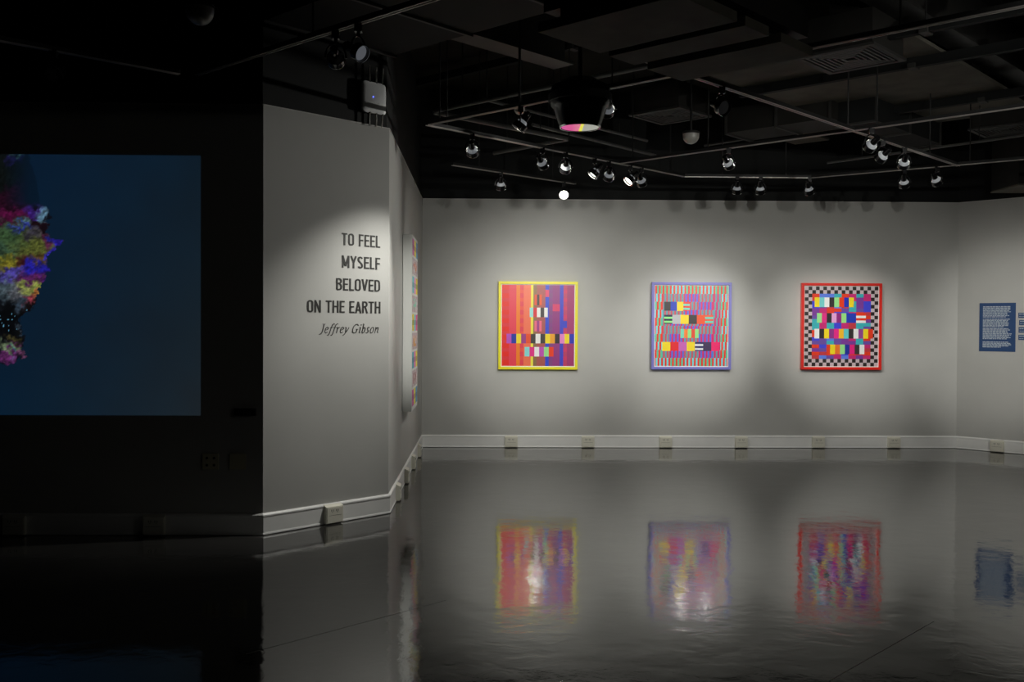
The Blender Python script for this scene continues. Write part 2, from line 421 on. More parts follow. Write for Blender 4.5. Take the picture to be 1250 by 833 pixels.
def sheet_b(W, H):
    s = Sheet(80, 80)
    red, teal, sky, mag, blu, dull, slate = (240, 44, 20), (84, 200, 164), (110, 220, 226), (214, 20, 104), (80, 110, 226), (206, 80, 96), (96, 160, 176)
    def stripes(c0, c1, o_): return lambda i, j: (c0 if ((i+o_) % 4) < 2 else c1)
    for r in range(10):
        for q in range(5):
            x0 = (0, 16, 32, 48, 64)[q]
            edge = r in (0, 9) or q in (0, 4)
            f = stripes(red, teal if (r+q) % 2 == 0 else sky, r) if edge else (stripes(mag, blu, r) if (r+q) % 2 else stripes(dull, slate, r))
            s.fill(x0, r*8, x0+16, r*8+8, f)
    s.fill(8, 8, 16, 72, lambda i, j: (dull if (i+j//8) % 4 < 2 else slate)); s.fill(64, 8, 72, 72, lambda i, j: (mag if (i+j//8) % 4 < 2 else slate))
    def row(y, x0, cs, w=9, h=9):
        for n, c in enumerate(cs):
            if isinstance(c[0], tuple):
                s.fill(x0+n*w, y, x0+(n+1)*w, y+h, lambda i, j, c=c: c[(j//2) % 2])
            else: s.fill(x0+n*w, y, x0+(n+1)*w, y+h, c)
    row(16, 10, [(48, 44, 46), (24, 60, 190), (250, 222, 30), ((236, 60, 50), (110, 220, 200))], 7)
    row(29, 10, [((26, 24, 70), (150, 240, 140)), (190, 190, 196), (250, 222, 30), (48, 44, 46), (240, 84, 30), ((236, 90, 60), (96, 214, 190))])
    row(43, 28, [(120, 220, 190), (250, 130, 50), (150, 232, 140), (232, 70, 40), (150, 232, 140)], 4, 9)
    row(56, 8, [(250, 222, 30), (232, 30, 40), (206, 100, 190), (250, 222, 30), ((30, 30, 100), (230, 230, 240)), (60, 44, 90), (244, 20, 110)])
    return s.quads(W, H)
def sheet_c(W, H):
    s = Sheet(60, 66)
    K, G = (44, 38, 36), (208, 192, 198)
    pal = [(66, 70, 220), (128, 60, 160), (232, 60, 30), (96, 130, 236), (204, 40, 120), (60, 180, 190), (110, 80, 170), (200, 60, 70)]
    rnd = random.Random(5)
    for r in range(11):                                    # ground of plain tiles
        for q in range(10):
            c = pal[rnd.randrange(8)]; c2 = pal[rnd.randrange(8)]
            s.fill(q*6, r*6, q*6+6, r*6+3, c); s.fill(q*6, r*6+3, q*6+6, r*6+6, c2 if rnd.random() < .5 else c)
    for r in range(11):                                    # plain checked border
        for q in range(10):
            if r in (0, 10) or q in (0, 9):
                s.fill(q*6, r*6, q*6+6, r*6+6, lambda i, j, r=r, q=q: K if (i//3+j//3) % 2 else G)
    def row(y, x0, cs, w=7, h=8):
        for n, c in enumerate(cs):
            if isinstance(c[0], tuple): s.fill(x0+n*w, y, x0+(n+1)*w, y+h, lambda i, j, c=c: c[(j//2) % 2])
            else: s.fill(x0+n*w, y, x0+(n+1)*w, y+h, c)
    row(9, 8, [(250, 224, 30), (120, 214, 214), (246, 246, 246), (50, 46, 46), (160, 236, 150), (240, 60, 20), (28, 50, 190), (250, 224, 30)], 4)
    row(22, 10, [(160, 236, 150), (232, 50, 140), (44, 40, 44), (240, 170, 226), (150, 40, 130), (160, 236, 140), (30, 60, 190), (30, 60, 190), ((240, 60, 30), (246, 246, 246)), ((240, 60, 30), (246, 246, 246))], 4)
    row(35, 8, [(246, 246, 246), (44, 40, 44), (250, 224, 30), (150, 50, 140), (240, 40, 140), (250, 190, 40), (100, 210, 214), (50, 46, 46), (246, 246, 246), (150, 70, 150), (250, 224, 30), (236, 60, 30)], 4)
    row(48, 21, [(250, 224, 30), (244, 120, 40), (160, 236, 150), (30, 50, 160), (236, 30, 130), (60, 54, 54), (246, 246, 246)], 4)
    return s.quads(W, H)
framed(((608.6, 343.5), (705, 451.5)), M['yellow'], 'square abstract print with red to plum bands in a bright yellow frame', sheet_a)
framed(((796, 344.5), (892.5, 451.5)), M['lilac'], 'square abstract print with red and teal striped border in a lilac frame', sheet_b)
framed(((979, 345.5), (1076, 451.8)), M['red'], 'square abstract print with black and grey checked border in a red frame', sheet_c)

# tall deep panel on the side wall
u0, u1 = (WI[2] @ Vector((-1.008, 9.02, 0))).x, (WI[2] @ Vector((-1.008, 9.79, 0))).x
o = tag(wempty('tall_panel', 2, (u0+u1)/2, 1.505), 'tall deep white panel with pastel colour blocks on the narrow side wall', 'picture')
Wp, Hp, Dp = u1-u0, 1.63, .088
obj('tray_frame', box(-Wp/2, Wp/2, -Dp, -.004, -Hp/2, Hp/2, bev=.003), M['white_side'], o)
q = []
cols = [[(226, 120, 190), (246, 226, 50), (80, 160, 206)], None, [(120, 214, 224), (244, 160, 206), (246, 226, 50)], None, [(246, 226, 60), (130, 210, 226), (240, 70, 150)],
        None, [(70, 186, 206), (244, 130, 190), (246, 236, 50)], None, [(220, 90, 180), (246, 236, 50), (70, 160, 206)]]
mid = [(180, 90, 140), (220, 120, 60), (70, 160, 170), (130, 220, 190), (70, 140, 150), (226, 160, 50), (150, 90, 160), (170, 110, 110), (150, 60, 140)]
rr = random.Random(3); sh = (Hp-.05)/9
for k, c in enumerate(cols):
    zt = Hp/2-.03-k*sh; zb = zt-sh+.022; xa, xb = -Wp/2+.035, Wp/2-.035
    if c:
        n = 12
        for i in range(3):
            a, b = xa+(xb-xa)*i/3, xa+(xb-xa)*(i+1)/3
            q.append((rect(a, b, zb+(zt-zb)*.65, zt), c[i])); q.append((rect(a, b, zb, zb+(zt-zb)*.35), c[i]))
            q.append((rect(a, b, zb+(zt-zb)*.35, zb+(zt-zb)*.65), tuple(int(v*.7+mid[k][h]*.3*.7) for h, v in enumerate(c[i]))))
    else:
        for i in range(14):
            for j in range(6):
                a, b = xa+(xb-xa)*i/14, xa+(xb-xa)*(i+1)/14; e, g = zb+(zt-zb)*j/6, zb+(zt-zb)*(j+1)/6
                base = (196, 178, 184) if rr.random() < .6 else (226, 214, 216)
                if 2 < i < 11 and 0 < j < 5 and rr.random() < .6: base = mid[k]
                q.append((rect(a, b, e, g), base))
sp = color_quads('print', q, M['print_matt'], o, -Dp-.0015)

# ================================================================== WALL LETTERING
def arc(cx, cz, rx, rz, a0, a1, n=8):
    return [(cx+rx*math.cos(math.radians(a0+(a1-a0)*k/n)), cz+rz*math.sin(math.radians(a0+(a1-a0)*k/n))) for k in range(n+1)]
def stroke(bm, pts, w, tk, closed=False):
    """flat ribbon of width w along pts in the xz plane with mitred joins, thickness tk towards -y"""
    P = [Vector(p) for p in pts]; n = len(P); Lf, Rt = [], []
    if not closed:                                          # sharp corners: two overlapping strokes
        for i in range(1, n-1):
            if (P[i]-P[i-1]).normalized().dot((P[i+1]-P[i]).normalized()) < -.2:
                stroke(bm, pts[:i+1], w, tk); stroke(bm, pts[i:], w, tk*1.05); return
    for i, p in enumerate(P):
        if closed: a, b = P[i-1], P[(i+1) % n]
        else: a, b = P[max(0, i-1)], P[min(n-1, i+1)]
        d1 = (p-a) if (p-a).length > 1e-9 else (b-p); d2 = (b-p) if (b-p).length > 1e-9 else (p-a)
        d1.normalize(); d2.normalize(); n1 = Vector((-d1.y, d1.x)); n2 = Vector((-d2.y, d2.x)); s = n1+n2
        k = min(1.6, 2/max(.3, s.length_squared)) if s.length > .3 else 1
        hw = (w[i] if isinstance(w, (list, tuple)) else w)/2
        Lf.append(p+s*(hw*k)); Rt.append(p-s*(hw*k))
    m_ = n if closed else n-1
    def mk(y): return [bm.verts.new((v.x, y, v.y)) for v in Lf], [bm.verts.new((v.x, y, v.y)) for v in Rt]
    fl, fr = mk(-tk); bl_, br = mk(0)
    for i in range(m_):
        j = (i+1) % n
        bm.faces.new((fl[i], fl[j], fr[j], fr[i])); bm.faces.new((bl_[i], br[i], br[j], bl_[j]))
        bm.faces.new((fl[i], bl_[i], bl_[j], fl[j])); bm.faces.new((fr[i], fr[j], br[j], br[i]))
    if not closed:
        bm.faces.new((fl[0], fr[0], br[0], bl_[0])); bm.faces.new((fl[-1], bl_[-1], br[-1], fr[-1]))
# condensed capitals: unit height, centre-line strokes inset by half the weight
h = .07
def O_(w): return arc(w/2, 1-h-w/2+.07, w/2-h, w/2-.07, 180, 0)+arc(w/2, w/2-.07+h, w/2-h, w/2-.07, 0, -180)
CAP = {
 'T': (.40, [[(0, 1-h), (.40, 1-h)], [(.20, 1-h), (.20, 0)]]),
 'O': (.44, ['c', O_(.44)]),
 'F': (.36, [[(.36, 1-h), (h, 1-h), (h, 0)], [(h, .50), (.33, .50)]]),
 'E': (.37, [[(.37, 1-h), (h, 1-h), (h, h), (.37, h)], [(h, .52), (.34, .52)]]),
 'L': (.34, [[(h, 1), (h, h), (.34, h)]]),
 'M': (.54, [[(h, 0), (h, 1)], [(.47, 0), (.47, 1)], [(h, .98), (.27, .14), (.47, .98)]]),
 'Y': (.44, [[(.05, 1), (.22, .45), (.22, 0)], [(.39, 1), (.22, .45)]]),
 'S': (.40, [arc(.20, .76, .135, .17, 20, 180, 7)+[(.08, .66), (.31, .36)]+arc(.20, .24, .135, .17, 0, -160, 7)]),
 'B': (.42, [[(h, h), (h, 1-h), (.22, 1-h)]+arc(.22, .76, .13, .17, 80, -90, 6)+[(h, .53)], [(.22, .55)]+arc(.22, .30, .14, .23, 80, -90, 6)+[(h, h)]]),
 'V': (.43, [[(.05, 1), (.215, .06), (.38, 1)]]),
 'D': (.43, ['c', [(h, h), (h, 1-h), (.20, 1-h)]+arc(.20, .72, .16, .21, 75, 0, 5)+arc(.20, .28, .16, .21, 0, -75, 5)+[(.20, h)]]),
 'N': (.46, [[(h, 0), (h, 1)], [(.39, 0), (.39, 1)], [(h, .97), (.39, .03)]]),
 'H': (.45, [[(h, 0), (h, 1)], [(.38, 0), (.38, 1)], [(h, .52), (.38, .52)]]),
 'A': (.45, [[(.05, 0), (.225, .96), (.40, 0)], [(.12, .27), (.33, .27)]]),
 'R': (.43, [[(h, 0), (h, 1-h), (.22, 1-h)]+arc(.22, .745, .13, .185, 80, -90, 6)+[(h, .50)], [(.24, .50), (.38, 0)]]),
}
# slanted book italic: unit = cap height, drawn upright then sheared
IT = {
 'J': (.34, [([(.24, 1), (.24, .15), (.16, -.08), (.02, -.12)], .085), ([(.10, .98), (.36, .98)], .05)]),
 'e': (.38, [(([(.07, .33), (.20, .36), (.31, .46), (.31, .58), (.22, .66), (.13, .60), (.07, .42), (.08, .16), (.17, .02), (.33, .12)]), .07)]),
 'f': (.27, [([(-.07, -.22), (.02, -.24), (.09, -.08), (.15, .62), (.20, .92), (.29, 1.02), (.38, .98)], .075), ([(.03, .62), (.31, .62)], .05)]),
 'r': (.30, [([(.03, .60), (.11, .64), (.10, .0)], .08), ([(.11, .40), (.19, .60), (.31, .64)], .07)]),
 'y': (.40, [([(.03, .60), (.11, .64), (.16, .08)], .08), ([(.36, .64), (.30, .36), (.16, .02), (.05, -.20), (-.04, -.24)], .065)]),
 'G': (.58, [(([(.50, .84), (.38, .98), (.22, .94), (.08, .72), (.05, .40), (.10, .12), (.24, .0), (.42, .06), (.44, .42)]), .08), ([(.34, .43), (.56, .43)], .05)]),
 'i': (.22, [([(.03, .60), (.12, .64), (.10, .10), (.20, .04)], .08), ([(.12, .86), (.13, .95)], .10)]),
 'b': (.40, [([(.02, .99), (.10, 1.02), (.09, .10), (.18, .01), (.30, .14), (.34, .42), (.27, .62), (.18, .62), (.10, .45)], .078)]),
 's': (.32, [([(.27, .58), (.18, .66), (.09, .58), (.11, .42), (.22, .26), (.22, .08), (.12, .0), (.02, .08)], .075)]),
 'o': (.40, [([(.20, .66), (.09, .54), (.05, .30), (.10, .06), (.20, .0), (.31, .12), (.35, .36), (.30, .60), (.20, .66)], .075)]),
 'n': (.42, [([(.03, .60), (.11, .64), (.09, .0)], .078), ([(.10, .38), (.22, .62), (.32, .62), (.32, .12), (.41, .04)], .075)]),
}
cu, cz = wp(1, 465, 335)
txt = tag(wempty('wall_lettering', 1, 0, 0), 'black capital lettering in four lines with an italic name below on the title wall', 'lettering')
mesh_cache = {}
def put_letter(ch, kind, x, z, sx, sz):
    bm = bmesh.new()
    if kind == 'cap':
        st = CAP[ch][1]
        if st and st[0] == 'c': stroke(bm, st[1], .125, .002, closed=True)
        else:
            for s_ in st: stroke(bm, s_, .125, .002)
    else:
        for s_, w_ in IT[ch][1]: stroke(bm, [(a+.20*b, b) for a, b in s_], w_, .002)
    # apply real size
    for v in bm.verts: v.co.x *= sx; v.co.z *= sz
    lo = obj('letter', bm, M['vinyl'] if kind == 'cap' else M['vinyl2'], txt)
    lo.location = (x, -.0002, z)
def set_line(text, kind, xl, xr, ybase, ytop, gap):
    """between two pixel columns on the title wall, with baseline measured at the right end"""
    ul, _ = wp(1, xl, ybase); ur, zb = wp(1, xr, ybase); _, zt = wp(1, xr, ytop)
    tbl = CAP if kind == 'cap' else IT; ww = 0
    for ch in text: ww += (tbl[ch][0] if ch != ' ' else .22)+gap
    ww -= gap; k = (ur-ul)/ww; x = ul
    for ch in text:
        if ch != ' ': put_letter(ch, kind, x, zb, k, zt-zb)
        x += ((tbl[ch][0] if ch != ' ' else .22)+gap)*k
set_line('TO FEEL', 'cap', 417, 464, 303, 288.3, .055)
set_line('MYSELF', 'cap', 417, 464, 329.6, 315, .055)
set_line('BELOVED', 'cap', 410, 464, 356.6, 342, .055)
set_line('ON THE EARTH', 'cap', 374.5, 464.4, 383, 368.6, .055)
set_line('Jeffrey Gibson', 'it', 389.5, 461.5, 406.8, 396, .035)

# ================================================================== NAVY PANEL + LABELS on right wall
def panel_rect(i, xl, yt, xr, yb):
    ul, zt = wp(i, xl, yt); ur, zb = wp(i, xr, yb); return ul, ur, zb, zt
ul, ur, zb, zt = panel_rect(4, 1196, 370.5, 1239.5, 429)
zt = wp(4, 1217.5, 370)[1]; zb = wp(4, 1217.5, 429.3)[1]
o = tag(wempty('text_panel', 4, (ul+ur)/2, (zt+zb)/2), 'large navy text panel with four paragraphs of pale small print on the right wall', 'sign')
Wn, Hn = ur-ul, zt-zb
obj('board', box(-Wn/2, Wn/2, -.006, 0, -Hn/2, Hn/2, bev=.001), M['navy'], o)
rr = random.Random(11)
paras = [(.08, 9), (.335, 7), (.53, 9), (.805, 5)]
for s0, nl in paras:
    bm = bmesh.new()
    for k in range(nl):
        z = Hn/2-Hn*(s0+.026*k); x = -Wn/2+Wn*.10; xe = Wn/2-Wn*(.10+.10*rr.random())
        if k == nl-1: xe -= Wn*.25*rr.random()+.02
        while x < xe-.01:
            l = .012+.03*rr.random(); e = min(xe, x+l)
            add_box(bm, x, e, -.0068, -.0055, z-Hn*.0085, z+Hn*.0085 if not (k == 0 and s0 < .1) else z+Hn*.011); x = e+.006
    p = obj('paragraph', bm, M['navytext'], o)
for k, (x0, y0, x1, y1, lb) in enumerate(((1243.2, 382, 1262, 388.3, 'topmost small navy label in the column beside the large navy text panel'), (1244.2, 391, 1263, 397.2, 'second small navy label from the top in the column beside the text panel'),
                           (1243.6, 399.5, 1262, 406.4, 'third small navy label from the top in the column beside the text panel'), (1243.3, 409, 1262, 415.3, 'lowest small navy label in the column beside the large navy text panel'))):
    a, b, c, d = panel_rect(4, x0, y0, x1, y1)
    d = wp(4, x0, y0)[1]; c = wp(4, x0, y1)[1]; b = a+.22
    l = tag(wempty('caption_label', 4, (a+b)/2, (c+d)/2), lb, 'label', 'caption labels')
    obj('card', box(-(b-a)/2, (b-a)/2, -.004, 0, -(d-c)/2, (d-c)/2), M['navy'], l)
    bm = bmesh.new(); x = -.10
    while x < .06: e = x+.015+.02*rr.random(); add_box(bm, x, e, -.0048, -.0035, .010, .019); x = e+.005
    x = -.10
    while x < .02: e = x+.01+.02*rr.random(); add_box(bm, x, e, -.0048, -.0035, -.016, -.011); x = e+.005
    obj('caption_text', bm, M['navytext'], l)

# ================================================================== PROJECTED PICTURE on the dark wall
def vnoise(x, y, seed):
    xi, yi = math.floor(x), math.floor(y); fx, fy = x-xi, y-yi; fx = fx*fx*(3-2*fx); fy = fy*fy*(3-2*fy)
    def hsh(a, b):
        n = (a*374761393 + b*668265263 + seed*974634541) & 0xffffffff; n = ((n ^ (n >> 13))*1274126177) & 0xffffffff
        return ((n ^ (n >> 16)) & 0xffff)/65535.0
    a, b, c, d = hsh(xi, yi), hsh(xi+1, yi), hsh(xi, yi+1), hsh(xi+1, yi+1)
    return (a*(1-fx)+b*fx)*(1-fy)+(c*(1-fx)+d*fx)*fy
def fbm(x, y, s): return (vnoise(x, y, s)*.5+vnoise(x*2.1, y*2.1, s+1)*.27+vnoise(x*4.3, y*4.3, s+2)*.15+vnoise(x*8.7, y*8.7, s+3)*.08)
# silhouette of the head and shoulder (picture coordinates), colour patches inside it
sil = [(186, 34), (200, 38), (215, 44), (232, 46), (246, 48), (254, 55), (262, 63), (268, 54), (274, 60), (284, 57), (290, 68), (296, 76), (303, 67), (311, 57), (330, 60), (345, 50), (360, 46), (372, 44), (380, 36), (388, 24), (398, 24), (410, 30), (424, 26), (436, 32), (442, 20), (447, -10), (450, -30)]
def edge_x(y):
    if y < sil[0][0]: return -100
    for (a, xa), (b, xb) in zip(sil, sil[1:]):
        if a <= y <= b: return xa+(xb-xa)*(y-a)/(b-a)
    return -100
blobs = [  # x, y, rx, ry, colour
 (12, 212, 24, 22, (14, 20, 20)), (30, 232, 14, 14, (30, 14, 34)), (8, 242, 22, 9, (48, 14, 36)), (28, 190, 7, 4, (110, 170, 160)), (18, 196, 9, 5, (40, 30, 100)),
 (8, 262, 16, 10, (100, 20, 70)), (36, 258, 10, 6, (80, 40, 160)), (46, 260, 7, 5, (120, 170, 200)), (52, 268, 5, 3, (130, 180, 205)), (30, 274, 5, 4, (100, 140, 150)),
 (46, 273, 11, 5, (36, 16, 24)), (56, 276, 6, 6, (30, 14, 26)), (26, 280, 12, 4, (50, 60, 200)), (14, 288, 22, 12, (66, 96, 60)), (40, 288, 12, 8, (60, 52, 80)), (35, 300, 24, 14, (112, 120, 54)), (10, 304, 16, 12, (60, 90, 70)),
 (66, 296, 6, 8, (50, 40, 210)), (62, 308, 5, 7, (60, 50, 220)), (56, 292, 4, 6, (100, 30, 80)), (10, 318, 12, 7, (150, 140, 40)), (26, 318, 10, 6, (80, 24, 36)), (50, 316, 8, 6, (110, 80, 40)),
 (44, 328, 13, 9, (44, 40, 190)), (14, 334, 15, 8, (90, 76, 190)), (36, 340, 14, 6, (110, 40, 110)), (8, 348, 14, 14, (90, 110, 120)), (24, 356, 14, 12, (120, 120, 130)), (38, 353, 12, 8, (170, 190, 80)), (34, 350, 8, 4, (190, 200, 90)),
 (42, 362, 7, 6, (190, 120, 60)), (34, 369, 8, 5, (190, 70, 90)), (20, 374, 10, 6, (70, 90, 110)), (36, 380, 10, 7, (20, 12, 14)), (8, 388, 16, 20, (8, 10, 14)), (14, 402, 10, 12, (6, 8, 12)),
 (22, 398, 6, 4, (90, 110, 130)), (16, 409, 8, 3, (120, 110, 60)), (20, 416, 7, 3, (100, 60, 90)), (16, 424, 9, 6, (130, 150, 110)), (26, 434, 6, 6, (120, 70, 110)), (8, 434, 9, 5, (120, 50, 120)), (14, 428, 4, 6, (90, 170, 190))]
def proj_col(x, y):
    n = fbm(x*.02+3, y*.02, 4)
    t = max(0, min(1, (y-190)/320)); s_ = max(0, min(1, x/245))
    bg = [8+14*t*s_+6*s_, 28+5*n+6*t*s_, 50-4*t+8*n-10*s_*(1-.3*t)]
    wx = (fbm(x*.09, y*.09, 21)-.5)*26; wy = (fbm(x*.09+9, y*.09+4, 31)-.5)*30
    fine = (fbm(x*.45, y*.45, 51)-.5)*7
    ex = edge_x(y+wy*.5)+fine+(fbm(0, y*.3, 77)-.5)*6
    if x > ex: return tuple(bg)
    X, Y = x+wx+fine*.6, y+wy+fine*.6
    tot = .05; c = [14*.05, 18*.05, 30*.05]
    for bx_, by_, rx_, ry_, col in blobs:
        d = ((X-bx_)/rx_)**2+((Y-by_)/ry_)**2
        if d < 4:
            wgt = math.exp(-d*1.8)*3; tot += wgt
            for k in range(3): c[k] += col[k]*wgt
    tx = .35+1.15*fbm(x*.30+y*.12, y*.42, 61)
    c = [v/tot*tx*.80 for v in c]
    if y < 256:                                             # hair melts into the blue ground
        fa = max(0, min(1, (x-4)/34.0))*min(1, (256-y)/10.0); c = [a_*(1-fa)+b_*fa*.8 for a_, b_ in zip(c, bg)]
    if 378 < y < 405 and vnoise(x*.5, y*.5, 91) > .88: c = [90, 150, 180]
    if x < -20:
        k = min(1, (-20-x)/80); c = [v*(1-k*.5) for v in c]
    return tuple(c)
a = wp(0, 0, 188); b = wp(0, 245, 190.5); c_ = wp(0, 245, 507.5)
upx = (b[0]-a[0])/245.0; u_r = b[0]; z_t, z_b = (a[1]+b[1])/2, c_[1]
scr = tag(wempty('projection', 0, u_r, z_b), 'dim navy projected video with a many-coloured profile figure on the dark wall', 'projection')
bm = bmesh.new(); cl = bm.loops.layers.float_color.new('print')
xs = [x for x in range(-180, -4, 8)]+[x*.75-4 for x in range(0, 121)]+[88+x*4 for x in range(0, 39)]
xs = sorted(set(v for v in xs if v < 245))+[245]; nz = 300
grid = [[bm.verts.new(((x-245)*upx, -.003, (z_t-z_b)*(1-j/nz))) for x in xs] for j in range(nz+1)]
cols_ = [[lin(proj_col(x, 188+319*j/nz)) for x in xs] for j in range(nz+1)]
for j in range(nz):
    for i in range(len(xs)-1):
        f = bm.faces.new((grid[j+1][i], grid[j+1][i+1], grid[j][i+1], grid[j][i]))
        for l, (jj, ii) in zip(f.loops, ((j+1, i), (j+1, i+1), (j, i+1), (j, i))): l[cl] = (*cols_[jj][ii], 1)
me = bpy.data.meshes.new('projected_image'); bm.to_mesh(me); bm.free(); me.materials.append(M['proj'])
po = bpy.data.objects.new('projected_image', me); COL.objects.link(po); po.parent = scr
if me.polygons[0].normal.y > 0: me.flip_normals()

# ================================================================== WIRELESS ACCESS POINT
n1 = outn(1); apn = -n1
def wp_up(x, y): P = on_plane(x, y, LOOP[1]-n1*.030, n1); q = WI[1] @ P; return q.x, q.z
au, az = wp_up(457, 119.5); al = wp_up(442.5, 119)[0]; ar = wp_up(470.8, 119)[0]
aw = (ar-al)/2; ah = (wp_up(457, 101)[1]-wp_up(457, 139)[1])/2
o = tag(wempty('access_point', 1, au, az, .022), 'white wireless access point with six stub antennas high on the black wall', 'access point')
obj('bracket', box(-.05, .05, -.03, 0, -.05, .05), M['matte_black'], o)
def rrect(bm, w_, h_, r_, y0, y1, inset=.012):
    pts = []
    for cx, cz_, a0 in ((w_-r_, h_-r_, 0), (-w_+r_, h_-r_, 90), (-w_+r_, -h_+r_, 180), (w_-r_, -h_+r_, 270)):
        pts += arc(cx, cz_, r_, r_, a0, a0+90, 6)
    rings = [[bm.verts.new((p[0]*s_, y, p[1]*s_)) for p in pts] for y, s_ in ((y0, .94), (y0-.006, 1), (y1+.012, 1), (y1, 1-inset/w_*1.6))]
    for A, B in zip(rings, rings[1:]):
        for k in range(len(A)): bm.faces.new((A[k], A[(k+1) % len(A)], B[(k+1) % len(A)], B[k]))
    bm.faces.new(rings[0]); bm.faces.new(rings[-1][::-1])
bm = bmesh.new(); rrect(bm, aw, ah, .03, -.028, -.065)
obj('housing', bm, M['ap'], o, smooth=True)
obj('status_light', lathe([(0, .001), (.0045, .001), (.0045, -.001), (0, -.001)], 12, Matrix.Translation((-.022, -.0655, .002)) @ Matrix.Rotation(math.pi/2, 4, 'X')), M['led'], o)
bm = bmesh.new(); add_tube(bm, [(p[0], -.0652, p[1]) for p in arc(.01, -.03, .03, .018, 200, 340, 8)], .0012, 6); obj('embossed_mark', bm, M['ant'], o)
for s_ in (1, -1):
    for k, xx in enumerate((-.032, .016, .062)):
        xx *= aw/.085
        L_ = .135 if s_ > 0 else .11
        lean = .006 if k == 2 else 0
        an = obj('antenna', tube([(xx, -.048, s_*(ah-.012)), (xx+lean*s_, -.048, s_*(ah+L_-.02)), (xx+lean*s_, -.048, s_*(ah+L_-.012))], [.0062, .0055, .003], 10), M['ant'], o, smooth=True)
        obj('connector', tube([(xx, -.048, s_*(ah-.018)), (xx, -.048, s_*(ah+.004))], .009, 10), M['hole'], an)

# ================================================================== TRACK LIGHTING
ZT = 3.12
def TP(x, y): return on_z(x, y, ZT)
TRK = []
def track(p, q, label, rods=()):
    p, q = Vector(p), Vector(q); TRK.append((p.copy(), q.copy())); m_, L = line_frame(p, q)
    o = empty('lighting_track'); o.matrix_world = m_
    tag(o, label, 'lighting track', 'ceiling lighting tracks')
    obj('channel', box(0, L, -.017, .017, .004, .030), M['matte_black'], o)
    for s_ in (-1, 1): obj('rail', box(0, L, s_*.0125-.0032, s_*.0125+.0032, -.002, .006), M['rail'], o)
    for f_ in rods: obj('hanger_rod', tube([(L*f_, 0, .028), (L*f_, 0, HC-ZT)], .006, 6), M['matte_black'], o)
    return o
A0, B1, G1 = TP(521, 153), TP(835, 216), TP(990, 217.5)
Adir = (TP(1250, 8)-A0); Adir.z = 0; Adir.normalize()
Bdir = (B1-A0).normalized()
track(A0+Adir*.03, A0+Adir*6.2, 'long lighting track from the left L corner behind the baffle to the upper right', (.02, .3, .62, .9))
track(A0, B1, 'lighting track from the left L corner running towards the far wall, most lamps on it', (.06, .48, .75, .93))
track(TP(755, 200.2), TP(755, 200.2)+(TP(1250, 131)-TP(755, 200.2)).normalized()*7.0, 'lighting track branching right across the middle of the ceiling', (.15, .38, .7))
D0 = TP(1170, 203); Ddir = (TP(850, 96)-D0).normalized()
track(D0, D0+Ddir*6.3, 'bright double-railed lighting track crossing diagonally above the lilac-framed print', (.12, .4, .75))
track(B1, G1, 'lighting track parallel to the far wall above the red-framed print', (.3, .8))
G2 = TP(1250, 195); track(G1, G1+(G2-G1).normalized()*4.6, 'lighting track along the right wall joining the far parallel one', (.35, .6))
track(TP(552, 202), TP(702, 225), 'short lone lighting track nearest the far left corner', (.2, .8))
Ea, Eb = TP(240, 92), TP(530, 0)
track(Ea, Ea+(Eb-Ea).normalized()*4.2, 'lighting track at the upper left in front of the title wall', (.3, .7))
track(TP(-40, 43), TP(219, 91), 'very dark lighting track above the projection wall', (.5,))
